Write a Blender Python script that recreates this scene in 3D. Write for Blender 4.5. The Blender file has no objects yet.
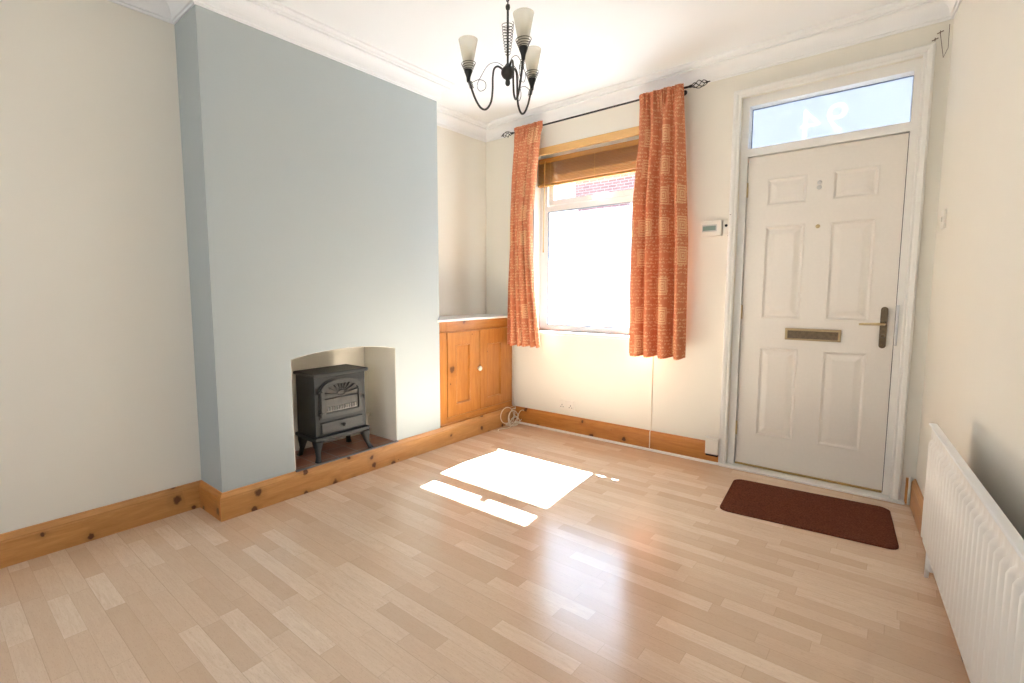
import bpy, bmesh, math, random
from mathutils import Vector, Matrix
random.seed(7)
PI = math.pi
COL = bpy.context.scene.collection
scene = bpy.context.scene

# ------------------------------------------------------------------ room measures (metres)
XR, SK = 2.694, 0.0849        # right wall starts at XR at the window wall and opens out slightly
BY0, BY1 = -2.505, -0.94      # chimney breast
AX = -0.271                   # face of the rear alcove
CX_ = -0.36                   # face of the cupboard alcove
ZC = 2.62                     # ceiling
YB = -4.6                     # back wall
HS = 0.143                    # skirting height
def RW(t, off, z):            # point beside the right wall: t metres from window wall, off metres out
    return Vector((XR + SK*t - off, -t, z))

# ------------------------------------------------------------------ node helpers
class NT:
    def __init__(s, name):
        s.m = bpy.data.materials.new(name); s.m.use_nodes = True
        s.t = s.m.node_tree; s.n = s.t.nodes; s.l = s.t.links
        s.n.clear()
        s.out = s.n.new('ShaderNodeOutputMaterial')
    def node(s, typ, ins=None, **kw):
        nd = s.n.new(typ)
        for k, v in kw.items(): setattr(nd, k, v)
        if ins:
            for k, v in ins.items():
                sock = nd.inputs[k]
                if isinstance(v, bpy.types.NodeSocket): s.l.new(v, sock)
                else: sock.default_value = v
        return nd
    def math(s, op, a, b=0.0, c=None, clamp=False):
        nd = s.node('ShaderNodeMath', {0: a, 1: b}, operation=op); nd.use_clamp = clamp
        if c is not None:
            if isinstance(c, bpy.types.NodeSocket): s.l.new(c, nd.inputs[2])
            else: nd.inputs[2].default_value = c
        return nd.outputs[0]
    def mix(s, f, a, b):
        nd = s.node('ShaderNodeMix', data_type='RGBA')
        for i, v in ((0, f), (6, a), (7, b)):
            if isinstance(v, bpy.types.NodeSocket): s.l.new(v, nd.inputs[i])
            else: nd.inputs[i].default_value = v if i == 0 else (*v, 1)
        return nd.outputs[2]
    def ramp(s, f, stops):
        nd = s.node('ShaderNodeValToRGB', {0: f}); cr = nd.color_ramp
        while len(cr.elements) < len(stops): cr.elements.new(0.5)
        for e, (p, c) in zip(cr.elements, stops):
            e.position = p; e.color = (*c, 1) if len(c) == 3 else c
        return nd.outputs[0]
    def pos(s, scale=(1, 1, 1), kind='Object'):
        tc = s.node('ShaderNodeTexCoord')
        return s.node('ShaderNodeMapping', {0: tc.outputs[kind], 3: scale}).outputs[0]
    def noise(s, vec, scale, detail=3, rough=.5, dist=0):
        return s.node('ShaderNodeTexNoise', {'Vector': vec, 'Scale': scale, 'Detail': detail, 'Roughness': rough, 'Distortion': dist}).outputs[0]
    def bsdf(s, color, rough=.5, metal=0, spec=.5, bump=None, bstr=.1, bdist=.01, **kw):
        ins = {'Base Color': color if isinstance(color, bpy.types.NodeSocket) else (*color, 1), 'Roughness': rough, 'Metallic': metal, 'Specular IOR Level': spec}
        ins.update(kw)
        b = s.node('ShaderNodeBsdfPrincipled', ins)
        if bump is not None:
            bn = s.node('ShaderNodeBump', {'Height': bump, 'Strength': bstr, 'Distance': bdist})
            s.l.new(bn.outputs[0], b.inputs['Normal'])
        return b.outputs[0]
    def done(s, sh):
        s.l.new(sh, s.out.inputs[0]); return s.m

def simple(name, col, rough=.5, metal=0, spec=.5, ns=40, amt=.06, bstr=.05):
    t = NT(name); n = t.noise(t.pos(), ns)
    c2 = tuple(max(0, c*(1-amt*2)) for c in col); c1 = tuple(min(1, c*(1+amt)) for c in col)
    return t.done(t.bsdf(t.mix(n, c2, c1), rough, metal, spec, bump=n, bstr=bstr))

M = {}
def paint(name, col, rough=.75):
    t = NT(name); p = t.pos()
    big = t.noise(p, 1.6, 2); fine = t.noise(p, 95, 3)
    h = t.math('ADD', t.math('MULTIPLY', t.noise(p, 9, 3), .7), t.math('MULTIPLY', fine, .3))
    c = t.mix(big, tuple(x*.97 for x in col), tuple(min(1, x*1.02) for x in col))
    return t.done(t.bsdf(c, rough, 0, .3, bump=h, bstr=.12, bdist=.006))
CREAM = (.845, .805, .71)
M['cream'] = paint('cream_wall_paint', CREAM)
M['blue'] = paint('grey_blue_wall_paint', (.45, .492, .49))
M['ceil'] = paint('white_ceiling_paint', (.91, .905, .89))
M['gloss'] = simple('white_gloss_paint', (.86, .84, .79), .3, 0, .5, 30, .02, .02)
M['door'] = simple('off_white_door_skin', (.82, .765, .69), .35, 0, .5, 60, .02, .03)
M['upvc'] = simple('white_plastic', (.88, .88, .86), .3, 0, .5, 20, .01, .0)
M['plastic'] = simple('cream_plastic', (.84, .79, .70), .35, 0, .5, 20, .01, .0)
M['radiator'] = simple('white_radiator_enamel', (.84, .79, .72), .28, 0, .5, 20, .01, .0)
M['black'] = simple('black_iron', (.035, .034, .032), .5, .6, .5, 80, .1, .1)
M['iron'] = simple('dark_pewter_iron', (.075, .07, .062), .42, .75, .5, 90, .15, .12)
M['stove'] = simple('matt_black_cast_iron', (.022, .024, .024), .6, .1, .5, 120, .2, .25)
M['stovelight'] = simple('grey_stove_fascia', (.045, .045, .042), .55, .1, .5, 120, .2, .2)
M['brass'] = simple('polished_brass', (.66, .52, .30), .28, 1, .5, 40, .1, .03)
M['bronze'] = simple('aged_bronze', (.16, .115, .07), .38, .9, .5, 60, .25, .1)
M['steel'] = simple('brushed_steel', (.55, .55, .55), .35, 1, .5, 60, .1, .05)
M['dark'] = simple('dark_void', (.012, .012, .012), .8)
M['tarmac'] = simple('grey_tarmac', (.05, .05, .053), .9, 0, .3, 90, .3, .3)
M['pave'] = simple('paving_slabs', (.13, .125, .12), .85, 0, .3, 20, .15, .2)
M['slate'] = simple('slate_roof', (.12, .13, .15), .7, 0, .3, 20, .2, .3)
M['lcd'] = simple('grey_green_display', (.20, .27, .23), .25)
M['knob'] = simple('cream_ceramic', (.88, .84, .74), .15)
M['wirecream'] = simple('cream_cable_sheath', (.80, .72, .58), .45)
M['cordgold'] = simple('tan_blind_cord', (.62, .38, .12), .6)

# pine --------------------------------------------------------------
def pine(name, axis, light, dark, knotc=(.11, .035, .010), rough=.33, kscale=6.5, kth=.35):
    t = NT(name)
    st = {'x': (1, 9, 9), 'y': (9, 1, 9), 'z': (9, 9, 1)}[axis]
    p = t.pos(st); pr = t.pos()
    g = t.noise(p, 3.2, 5, .6, .8)
    w = t.noise(p, 14, 4, .6, .3)
    c = t.ramp(t.math('ADD', t.math('MULTIPLY', g, .7), t.math('MULTIPLY', w, .3)), [(.3, dark), (.52, tuple((a+b)/2 for a, b in zip(light, dark))), (.72, light)])
    vs = {'x': (.55, 1, 1), 'y': (1, .55, 1), 'z': (1, 1, .55)}[axis]
    sp_ = t.node('ShaderNodeSeparateXYZ', {0: pr}).outputs
    va = {'x': (sp_[0], sp_[2]), 'y': (sp_[1], sp_[2]), 'z': (sp_[1], sp_[2])}[axis]
    v = t.node('ShaderNodeTexVoronoi', {'Vector': t.node('ShaderNodeCombineXYZ', {0: va[0], 1: t.math('ADD', va[1], 3.3)}).outputs[0], 'Scale': kscale, 'Randomness': 1.0}, voronoi_dimensions='2D')
    rndc = t.node('ShaderNodeSeparateColor', {0: v.outputs['Color']}).outputs[0]
    rad = t.math('MULTIPLY', t.math('GREATER_THAN', rndc, kth), t.math('MULTIPLY_ADD', rndc, .13, .03))
    d = t.math('ADD', v.outputs['Distance'], t.math('MULTIPLY', t.math('SUBTRACT', t.noise(pr, 38), .5), .22))
    k = t.math('SUBTRACT', 1, t.math('DIVIDE', d, t.math('MAXIMUM', rad, .0005)), clamp=True)
    k = t.math('MULTIPLY', k, 2.2, clamp=True)
    halo = t.math('SUBTRACT', 1, t.math('DIVIDE', d, t.math('MAXIMUM', t.math('MULTIPLY', rad, 2.6), .0005)), clamp=True)
    c = t.mix(t.math('MULTIPLY', halo, .55), c, tuple(x*.6 for x in dark))
    c = t.mix(k, c, knotc)
    return t.done(t.bsdf(c, rough, 0, .5, bump=w, bstr=.06))
PL, PD = (.70, .36, .115), (.50, .205, .045)
M['pine_x'] = pine('varnished_pine_x', 'x', (.62, .27, .065), (.43, .15, .025))
M['pine_y'] = pine('varnished_pine_y', 'y', (.62, .32, .11), (.44, .19, .05))
CL, CD = (.49, .205, .048), (.34, .115, .018)
M['cup_z'] = pine('honey_pine_upright', 'z', CL, CD, kscale=5, kth=.93, rough=.3)
M['cup_y'] = pine('honey_pine_rail', 'y', CL, CD, kscale=3.2, rough=.3)
M['blindwood'] = pine('golden_blind_wood', 'x', (.50, .24, .05), (.36, .15, .025), kscale=1.0)
M['lintel'] = pine('pale_pine_board', 'x', (.78, .50, .20), (.64, .36, .12), kscale=1.0)

# laminate floor ------------------------------------------------------
def laminate():
    t = NT('beech_strip_laminate'); tc = t.node('ShaderNodeTexCoord')
    sp = t.node('ShaderNodeSeparateXYZ', {0: tc.outputs['Object']}); X, Y = sp.outputs[0], sp.outputs[1]
    W_, L_ = .0645, .40
    row = t.math('FLOOR', t.math('DIVIDE', Y, W_))
    rr = t.node('ShaderNodeTexWhiteNoise', {'W': row}, noise_dimensions='1D').outputs[0]
    xs = t.math('DIVIDE', t.math('ADD', X, t.math('MULTIPLY', rr, 3.7)), L_)
    # vary lengths: two strip lengths mixed by warping
    xs = t.math('ADD', xs, t.math('MULTIPLY', t.math('SINE', t.math('MULTIPLY', xs, 2.1)), .22))
    col = t.math('FLOOR', xs)
    cmb = t.node('ShaderNodeCombineXYZ', {0: row, 1: col}).outputs[0]
    wn = t.node('ShaderNodeTexWhiteNoise', {'Vector': cmb}, noise_dimensions='2D')
    rnd = wn.outputs[0]
    off = t.node('ShaderNodeVectorMath', {0: tc.outputs['Object'], 1: wn.outputs[1]}, operation='ADD').outputs[0]
    gv = t.node('ShaderNodeMapping', {0: off, 3: (1.6, 16, 1)}).outputs[0]
    grain = t.noise(gv, 5, 6, .62, 1.2)
    fleck = t.noise(t.node('ShaderNodeMapping', {0: off, 3: (14, 60, 1)}).outputs[0], 6, 2)
    patch = t.noise(t.node('ShaderNodeMapping', {0: off, 3: (5, 9, 1)}).outputs[0], 2, 3)
    c = t.ramp(rnd, [(0, (.63, .435, .285)), (.35, (.70, .50, .34)), (.7, (.76, .57, .405)), (1, (.83, .655, .485))])
    c = t.mix(t.math('MULTIPLY', t.math('SUBTRACT', grain, .38, clamp=True), 1.6, clamp=True), c, (.60, .40, .27))
    c = t.mix(t.math('MULTIPLY', patch, .22), c, (.82, .63, .47))
    c = t.mix(t.math('MULTIPLY', t.math('GREATER_THAN', fleck, .62), .18), c, (.40, .24, .15))
    fy = t.math('FRACT', t.math('DIVIDE', Y, W_)); fx = t.math('FRACT', xs)
    ey = t.math('LESS_THAN', t.math('MINIMUM', fy, t.math('SUBTRACT', 1, fy)), .012)
    ex = t.math('LESS_THAN', t.math('MINIMUM', fx, t.math('SUBTRACT', 1, fx)), .003)
    y3 = t.math('FRACT', t.math('DIVIDE', Y, W_*3)); e3 = t.math('LESS_THAN', t.math('MINIMUM', y3, t.math('SUBTRACT', 1, y3)), .006)
    e = t.math('MAXIMUM', t.math('MULTIPLY', t.math('MAXIMUM', ex, ey), .22), t.math('MULTIPLY', e3, .3))
    c = t.mix(e, c, (.33, .19, .11))
    ro = t.math('MULTIPLY_ADD', t.noise(t.pos((1, 1, 1)), 2.5, 3), .07, .15)
    return t.done(t.bsdf(c, ro, 0, 1.0, bump=grain, bstr=.03, bdist=.004))
M['floor'] = laminate()

def hearth():
    t = NT('terracotta_hearth_tiles')
    b = t.node('ShaderNodeTexBrick', {'Vector': t.node('ShaderNodeMapping', {0: t.pos(), 2: (0, 0, PI/2), 1: (.02, .05, 0)}).outputs[0],
        'Color1': (.25, .085, .045, 1), 'Color2': (.33, .12, .06, 1), 'Mortar': (.30, .25, .21, 1), 'Scale': 1, 'Mortar Size': .004, 'Brick Width': .152, 'Row Height': .152}, offset=0)
    n = t.noise(t.pos(), 18, 4)
    c = t.mix(t.math('MULTIPLY', n, .5), b.outputs[0], (.12, .05, .035))
    return t.done(t.bsdf(c, .35, 0, .5, bump=b.outputs[1], bstr=-.3, bdist=.002))
M['hearth'] = hearth()

def curtain_mat():
    t = NT('terracotta_woven_curtain'); uv = t.node('ShaderNodeTexCoord').outputs['UV']
    sp = t.node('ShaderNodeSeparateXYZ', {0: uv}); U, V = sp.outputs[0], sp.outputs[1]
    # lettering-like rows
    rh = .024
    row = t.math('FLOOR', t.math('DIVIDE', V, rh)); fv = t.math('FRACT', t.math('DIVIDE', V, rh))
    rw = t.node('ShaderNodeTexWhiteNoise', {'W': row}, noise_dimensions='1D').outputs[0]
    gv = t.node('ShaderNodeCombineXYZ', {0: t.math('ADD', t.math('MULTIPLY', U, 62), t.math('MULTIPLY', rw, 50)), 1: t.math('MULTIPLY', V, 75)}).outputs[0]
    gl = t.math('GREATER_THAN', t.noise(gv, 1.0, 1), .51)
    inrow = t.math('MULTIPLY', t.math('GREATER_THAN', fv, .22), t.math('LESS_THAN', fv, .80))
    words = t.math('GREATER_THAN', t.noise(t.node('ShaderNodeCombineXYZ', {0: t.math('MULTIPLY', U, 9), 1: t.math('MULTIPLY', row, 3.3)}).outputs[0], 1, 1), .42)
    text = t.math('MULTIPLY', t.math('MULTIPLY', gl, inrow), words)
    # boxed squares
    cu, cv = t.math('DIVIDE', U, .165), t.math('DIVIDE', V, .20)
    cell = t.node('ShaderNodeCombineXYZ', {0: t.math('FLOOR', cu), 1: t.math('FLOOR', cv)}).outputs[0]
    rc = t.node('ShaderNodeTexWhiteNoise', {'Vector': cell}, noise_dimensions='2D').outputs[0]
    du = t.math('ABSOLUTE', t.math('SUBTRACT', t.math('FRACT', cu), .5)); dv = t.math('ABSOLUTE', t.math('SUBTRACT', t.math('FRACT', cv), .5))
    m = t.math('MAXIMUM', du, dv)
    on = t.math('GREATER_THAN', rc, .58)
    inside = t.math('MULTIPLY', t.math('LESS_THAN', m, .29), on)
    hatch = t.math('GREATER_THAN', t.math('SINE', t.math('MULTIPLY', t.math('MAXIMUM', du, dv), 75)), -.45)
    wv = t.math('GREATER_THAN', t.noise(t.node('ShaderNodeMapping', {0: uv, 3: (300, 300, 1)}).outputs[0], 1, 1), .42)
    box = t.math('MULTIPLY', t.math('MULTIPLY', inside, hatch), wv)
    pat = t.math('ADD', t.math('MULTIPLY', text, t.math('SUBTRACT', 1, inside)), box, clamp=True)
    # broad bands
    band = t.noise(t.node('ShaderNodeCombineXYZ', {1: t.math('MULTIPLY', V, 7)}).outputs[0], 1, 2)
    weave = t.noise(t.node('ShaderNodeMapping', {0: uv, 3: (500, 120, 1)}).outputs[0], 1, 2)
    base = t.mix(band, (.58, .165, .080), (.66, .23, .115))
    base = t.mix(t.math('MULTIPLY', weave, .35), base, (.80, .36, .18))
    c = t.mix(t.math('MULTIPLY', t.math('ADD', t.math('MULTIPLY', pat, .6), t.math('MULTIPLY', box, .3)), 1.0), base, (.88, .60, .34))
    d = t.bsdf(c, .85, 0, .15, bump=t.math('ADD', weave, pat), bstr=.15, bdist=.002)
    tr = t.node('ShaderNodeBsdfTranslucent', {0: c}).outputs[0]
    mx = t.node('ShaderNodeMixShader', {0: .07, 1: d, 2: tr}).outputs[0]
    return t.done(mx)
M['curtain'] = curtain_mat()

def mat_mat():
    t = NT('brown_coir_pile'); n = t.noise(t.pos(), 160, 3, .7); n2 = t.noise(t.pos(), 14, 2)
    c = t.ramp(n, [(.3, (.055, .014, .007)), (.5, (.12, .034, .017)), (.75, (.24, .085, .045))])
    c = t.mix(t.math('MULTIPLY', n2, .25), c, (.16, .05, .026))
    return t.done(t.bsdf(c, .95, 0, .1, bump=n, bstr=.8, bdist=.004))
M['mat'] = mat_mat()

def glass(name, haze=.0, tint=(1, 1, 1), streak=False, hazecol=(.9, .94, 1)):
    t = NT(name)
    tr = t.node('ShaderNodeBsdfTransparent', {0: (*tint, 1)}).outputs[0]
    gl = t.node('ShaderNodeBsdfGlossy', {0: (1, 1, 1, 1), 1: .02}).outputs[0]
    fc = t.node('ShaderNodeLayerWeight', {0: .5}).outputs[1]
    fr = t.math('MULTIPLY_ADD', t.math('POWER', fc, 5.0), .85, .035)
    s = t.node('ShaderNodeMixShader', {0: fr, 1: tr, 2: gl}).outputs[0]
    if haze > 0:
        f = haze
        if streak:
            a = t.noise(t.pos((26, 1, 2.2)), 1.5, 4, .6); b = t.noise(t.pos((5, 1, 4)), 1.0, 3, .5)
            f = t.math('MULTIPLY', t.math('ADD', t.math('MULTIPLY', a, .8), t.math('MULTIPLY', b, 1.2)), haze)
        tl = t.node('ShaderNodeBsdfTranslucent', {0: (*hazecol, 1)}).outputs[0]
        s = t.node('ShaderNodeMixShader', {0: f, 1: s, 2: tl}).outputs[0]
    return t.done(s)
M['glass'] = glass('clear_glass')
M['hazy'] = glass('streaky_glare_glass', .06, streak=True, hazecol=(.46, .54, .66))  # dirt streaks, with haze raised and blued for a brighter floor reflection
M['glassup'] = glass('pale_haze_glass', .004, hazecol=(.7, .75, .85))  # faint painted haze that pales the bright view outside
M['frost'] = glass('frosted_fanlight_film', .97, hazecol=(.55, .535, .545))
M['frostpane'] = glass('frosted_fanlight_glass', .97, hazecol=(.27, .275, .285))

def shade_mat():
    t = NT('frosted_glass_shade')
    n = t.noise(t.pos(), 30, 3)
    c = t.mix(n, (.90, .87, .79), (.96, .94, .87))
    a = t.bsdf(c, .4, 0, .4); b = t.node('ShaderNodeBsdfTranslucent', {0: c}).outputs[0]
    s = t.node('ShaderNodeMixShader', {0: .7, 1: a, 2: b}).outputs[0]
    tr = t.node('ShaderNodeBsdfTransparent', {0: (.95, .94, .9, 1)}).outputs[0]
    return t.done(t.node('ShaderNodeMixShader', {0: .6, 1: s, 2: tr}).outputs[0])
M['shade'] = shade_mat()

def stoveglass():
    t = NT('smoked_stove_glass'); n = t.noise(t.pos((1, 6, 3)), 6, 3)
    return t.done(t.bsdf(t.mix(n, (.035, .035, .032), (.11, .105, .095)), .25, 0, .6))
M['sglass'] = stoveglass()

def brick():
    t = NT('red_brick_house_wall')
    b = t.node('ShaderNodeTexBrick', {'Vector': t.node('ShaderNodeMapping', {0: t.pos(), 2: (PI/2, 0, 0)}).outputs[0],
        'Color1': (.22, .085, .07, 1), 'Color2': (.28, .12, .10, 1), 'Mortar': (.32, .27, .25, 1), 'Scale': 1, 'Mortar Size': .009, 'Brick Width': .225, 'Row Height': .075})
    return t.done(t.bsdf(b.outputs[0], .85, 0, .2, bump=b.outputs[1], bstr=-.3))
M['brick'] = brick()

# ------------------------------------------------------------------ mesh helpers
def new_bm(): return bmesh.new()
def box(bm, a, b, bev=0, seg=2, mi=0):
    a, b = Vector(a), Vector(b); lo = Vector(map(min, a, b)); hi = Vector(map(max, a, b))
    vs = [bm.verts.new((x, y, z)) for x in (lo.x, hi.x) for y in (lo.y, hi.y) for z in (lo.z, hi.z)]
    fs = []
    for q in ((0, 1, 3, 2), (4, 6, 7, 5), (0, 4, 5, 1), (2, 3, 7, 6), (0, 2, 6, 4), (1, 5, 7, 3)):
        f = bm.faces.new([vs[i] for i in q]); f.material_index = mi; fs.append(f)
    if bev > 0:
        es = list({e for f in fs for e in f.edges})
        r = bmesh.ops.bevel(bm, geom=es, offset=bev, segments=seg, affect='EDGES', profile=.5)
        for f in r['faces']: f.material_index = mi; f.smooth = True
    return vs
def tube(bm, pts, r, n=8, mi=0, cap=True, closed=False):
    pts = [Vector(p) for p in pts]; rs = r if isinstance(r, (list, tuple)) else [r]*len(pts)
    rings = []; prev = None
    for i, p in enumerate(pts):
        if closed: d = pts[(i+1) % len(pts)]-pts[i-1]
        else: d = pts[min(i+1, len(pts)-1)]-pts[max(i-1, 0)]
        if d.length < 1e-9: d = Vector((0, 0, 1))
        d.normalize()
        if prev is None:
            u = d.orthogonal().normalized()
        else:
            u = prev-d*prev.dot(d)
            u = u.normalized() if u.length > 1e-6 else d.orthogonal().normalized()
        prev = u; v = d.cross(u)
        rings.append([bm.verts.new(p+(u*math.cos(2*PI*k/n)+v*math.sin(2*PI*k/n))*rs[i]) for k in range(n)])
    m = len(rings)
    for i in range(m if closed else m-1):
        A, B = rings[i], rings[(i+1) % m]
        for k in range(n):
            f = bm.faces.new((A[k], A[(k+1) % n], B[(k+1) % n], B[k])); f.smooth = True; f.material_index = mi
    if cap and not closed:
        for R_ in (rings[0][::-1], rings[-1]):
            f = bm.faces.new(R_); f.material_index = mi
def lathe(bm, prof, c, n=24, axis='z', mi=0, cap=True):
    """prof: (radius, height) pairs; axis direction"""
    c = Vector(c); rings = []
    for r, h in prof:
        ring = []
        for k in range(n):
            a = 2*PI*k/n; x, y = r*math.cos(a), r*math.sin(a)
            o = {'z': (x, y, h), 'y': (x, h, y), 'x': (h, x, y)}[axis]
            ring.append(bm.verts.new(c+Vector(o)))
        rings.append(ring)
    for A, B in zip(rings, rings[1:]):
        for k in range(n):
            f = bm.faces.new((A[k], A[(k+1) % n], B[(k+1) % n], B[k])); f.smooth = True; f.material_index = mi
    if cap:
        for R_ in (rings[0][::-1], rings[-1]):
            f = bm.faces.new(R_); f.material_index = mi
def prism(bm, poly, axis, a, b, mi=0):
    """extrude polygon (2-D) between a and b along axis; axis x: poly=(y,z); y: (x,z); z: (x,y)"""
    def P(p, h): return {'x': (h, p[0], p[1]), 'y': (p[0], h, p[1]), 'z': (p[0], p[1], h)}[axis]
    A = [bm.verts.new(P(p, a)) for p in poly]; B = [bm.verts.new(P(p, b)) for p in poly]
    fs = [bm.faces.new(A[::-1]), bm.faces.new(B)]
    n = len(poly)
    for i in range(n): fs.append(bm.faces.new((A[i], A[(i+1) % n], B[(i+1) % n], B[i])))
    for f in fs: f.material_index = mi
    return fs
def sweep(bm, prof, path, closed_prof=True, side=1):
    """sweep a profile of (distance out from wall, z) along a 2-D path with mitred corners; side=+1 left of travel"""
    path = [Vector(p) for p in path]; n = len(path); rings = []
    for i, p in enumerate(path):
        def nrm(a, b):
            d = (b-a).normalized(); return Vector((-d.y, d.x))*side
        if i == 0: m = nrm(path[0], path[1])
        elif i == n-1: m = nrm(path[-2], path[-1])
        else:
            n1, n2 = nrm(path[i-1], p), nrm(p, path[i+1]); m = (n1+n2); m = m/(m.dot(n1)) if m.length > 1e-6 else n1
        rings.append([bm.verts.new((p.x+m.x*d, p.y+m.y*d, z)) for d, z in prof])
    k = len(prof)
    for A, B in zip(rings, rings[1:]):
        for j in range(k if closed_prof else k-1):
            bm.faces.new((A[j], A[(j+1) % k], B[(j+1) % k], B[j]))
    if closed_prof:
        bm.faces.new(rings[0][::-1]); bm.faces.new(rings[-1])
def obj(name, bm, mats, parent=None, smooth=None, mods=None):
    bmesh.ops.recalc_face_normals(bm, faces=bm.faces[:])
    me = bpy.data.meshes.new(name); bm.to_mesh(me); bm.free()
    for m in (mats if isinstance(mats, (list, tuple)) else [mats]): me.materials.append(M[m] if isinstance(m, str) else m)
    o = bpy.data.objects.new(name, me); COL.objects.link(o)
    if parent: o.parent = parent; o.matrix_parent_inverse = parent.matrix_world.inverted() if False else Matrix.Translation(-parent.location)
    if smooth:
        for p in me.polygons: p.use_smooth = True
    return o
def empty(name, loc):
    o = bpy.data.objects.new(name, None); o.location = loc; o.empty_display_size = .1; COL.objects.link(o); return o
def tag(o, label, cat, group=None):
    o['label'] = label; o['category'] = cat
    if group: o['group'] = group
    return o
def struct(o): o['kind'] = 'structure'; return o
def thing(name, loc, label, cat, group=None): return tag(empty(name, loc), label, cat, group)

# ------------------------------------------------------------------ room shell
bm = new_bm(); box(bm, (-.75, YB-.1, -.1), (3.4, .0, 0)); struct(obj('floor', bm, 'floor'))
bm = new_bm(); box(bm, (-.75, YB-.2, ZC), (3.4, .35, ZC+.15)); struct(obj('ceiling', bm, 'ceil'))

# window wall: opening for window WX0..WX1, WZ0..WZ1, door FX0..FX1 up to FZ
WX0, WX1, WZ0, WZ1 = .19, 1.36, .83, 2.33
FX0, FX1, FZ = 1.749, 2.589, 2.354
T = .26
bm = new_bm()
box(bm, (-.107, 0, -.1), (WX0, T, ZC)); box(bm, (WX0, 0, -.1), (WX1, T, WZ0)); box(bm, (WX0, 0, WZ1), (WX1, T, ZC))
box(bm, (WX1, 0, -.1), (FX0, T, ZC)); box(bm, (FX0, 0, FZ), (FX1, .12, ZC)); box(bm, (FX0, .12, 2.57), (FX1, T, ZC)); box(bm, (FX1, 0, -.1), (3.1, T, ZC))
box(bm, (-.75, .03, -.1), (-.107, T, ZC))
struct(obj('wall_front', bm, 'cream'))
bm = new_bm(); box(bm, (-.75, YB, -.1), (AX, BY0, ZC)); box(bm, (-.75, BY1, -.1), (CX_, .03, ZC)); struct(obj('wall_left', bm, 'cream'))
# chimney breast with a shallow arched opening
ARCH = [(-1.357, .785), (-1.42, .798), (-1.52, .810), (-1.62, .818), (-1.735, .821), (-1.85, .818), (-1.95, .810), (-2.05, .797), (-2.107, .785)]
bm = new_bm()
poly = [(BY0, -.1), (BY0, ZC), (BY1, ZC), (BY1, -.1), (-1.357, -.1)]+ARCH+[(-2.107, -.1)]
fs = prism(bm, poly, 'x', -.75, 0)
bm.normal_update()
bmesh.ops.recalc_face_normals(bm, faces=bm.faces[:])
for f in bm.faces:
    if f.normal.y > .9 and f.calc_center_median().y > -1.0: f.material_index = 1
struct(obj('wall_chimney', bm, ['blue', 'cream']))
# cream lining of the recess
bm = new_bm()
IN = [(-1.3575, .0)]+[(y, z) for y, z in ARCH]+[(-2.1065, .0)]
def shrink(p, e):
    y, z = p; yc = -1.732
    return (yc+(y-yc)*(1-e/.375), z-e if z > .1 else z)
A_ = [shrink(p, .001) for p in IN]; B_ = [shrink(p, .004) for p in IN]
ringf = [[bm.verts.new((x, y, z)) for (y, z) in L] for x, L in ((-.0005, A_), (-.0005, B_), (-.36, B_), (-.36, A_))]
for a in range(4):
    P, Q = ringf[a], ringf[(a+1) % 4]
    for i in range(len(IN)-1): bm.faces.new((P[i], P[i+1], Q[i+1], Q[i]))
box(bm, (-.38, -2.12, 0), (-.345, -1.35, .83))
struct(obj('wall_fireplace', bm, 'cream'))
bm = new_bm(); box(bm, (-.36, -2.11, 0), (-.001, -1.352, .138), .002); struct(obj('trim_1', bm, 'hearth'))
bm = new_bm(); box(bm, (-.004, -2.107, .1385), (.016, -1.357, .1465), .002); struct(obj('trim_2', bm, simple('slate_edge', (.13, .125, .125), .4)))

# right wall
bm = new_bm()
p0, p1 = RW(-.3, 0, 0), RW(4.9, 0, 0)
prism(bm, [(p0.x, p0.y), (p1.x, p1.y), (p1.x+.3, p1.y), (p0.x+.3, p0.y)], 'z', -.1, ZC); struct(obj('wall_right', bm, 'cream'))
# back wall with a window opening (the daylight source behind the viewer)
BX0, BX1, BZ0, BZ1 = .55, 2.35, .65, 2.1
bm = new_bm()
box(bm, (-.75, YB-.2, -.1), (BX0, YB, ZC)); box(bm, (BX1, YB-.2, -.1), (3.3, YB, ZC)); box(bm, (BX0, YB-.2, -.1), (BX1, YB, BZ0)); box(bm, (BX0, YB-.2, BZ1), (BX1, YB, ZC))
struct(obj('wall_back', bm, 'cream'))
w2 = struct(empty('window_2', ((BX0+BX1)/2, YB-.1, BZ0)))
bm = new_bm()
for a, b in (((BX0, BZ0), (BX0+.06, BZ1)), ((BX1-.06, BZ0), (BX1, BZ1)), ((BX0, BZ0), (BX1, BZ0+.06)), ((BX0, BZ1-.06), (BX1, BZ1)), (((BX0+BX1)/2-.03, BZ0), ((BX0+BX1)/2+.03, BZ1))):
    box(bm, (a[0], YB-.13, a[1]), (b[0], YB-.07, b[1]))
obj('frame', bm, 'upvc', w2)
bm = new_bm(); box(bm, (BX0, YB-.105, BZ0), (BX1, YB-.1, BZ1)); obj('pane', bm, 'glass', w2)

# skirtings
PROF = [(0, 0), (.02, 0), (.02, .108), (.018, .113), (.0185, .119), (.013, .128), (.0085, .134), (.007, .140), (.004, HS), (0, HS)]
def skirt(name, path, m, side=1):
    bm = new_bm(); sweep(bm, PROF, path, True, side); return struct(obj(name, bm, m))
skirt('baseboard_left', [(AX, YB), (AX, BY0), (0.0, BY0), (0.0, BY0-.0001)][:2]+[(AX, BY0-.0)], 'pine_y', -1) if False else None
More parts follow.
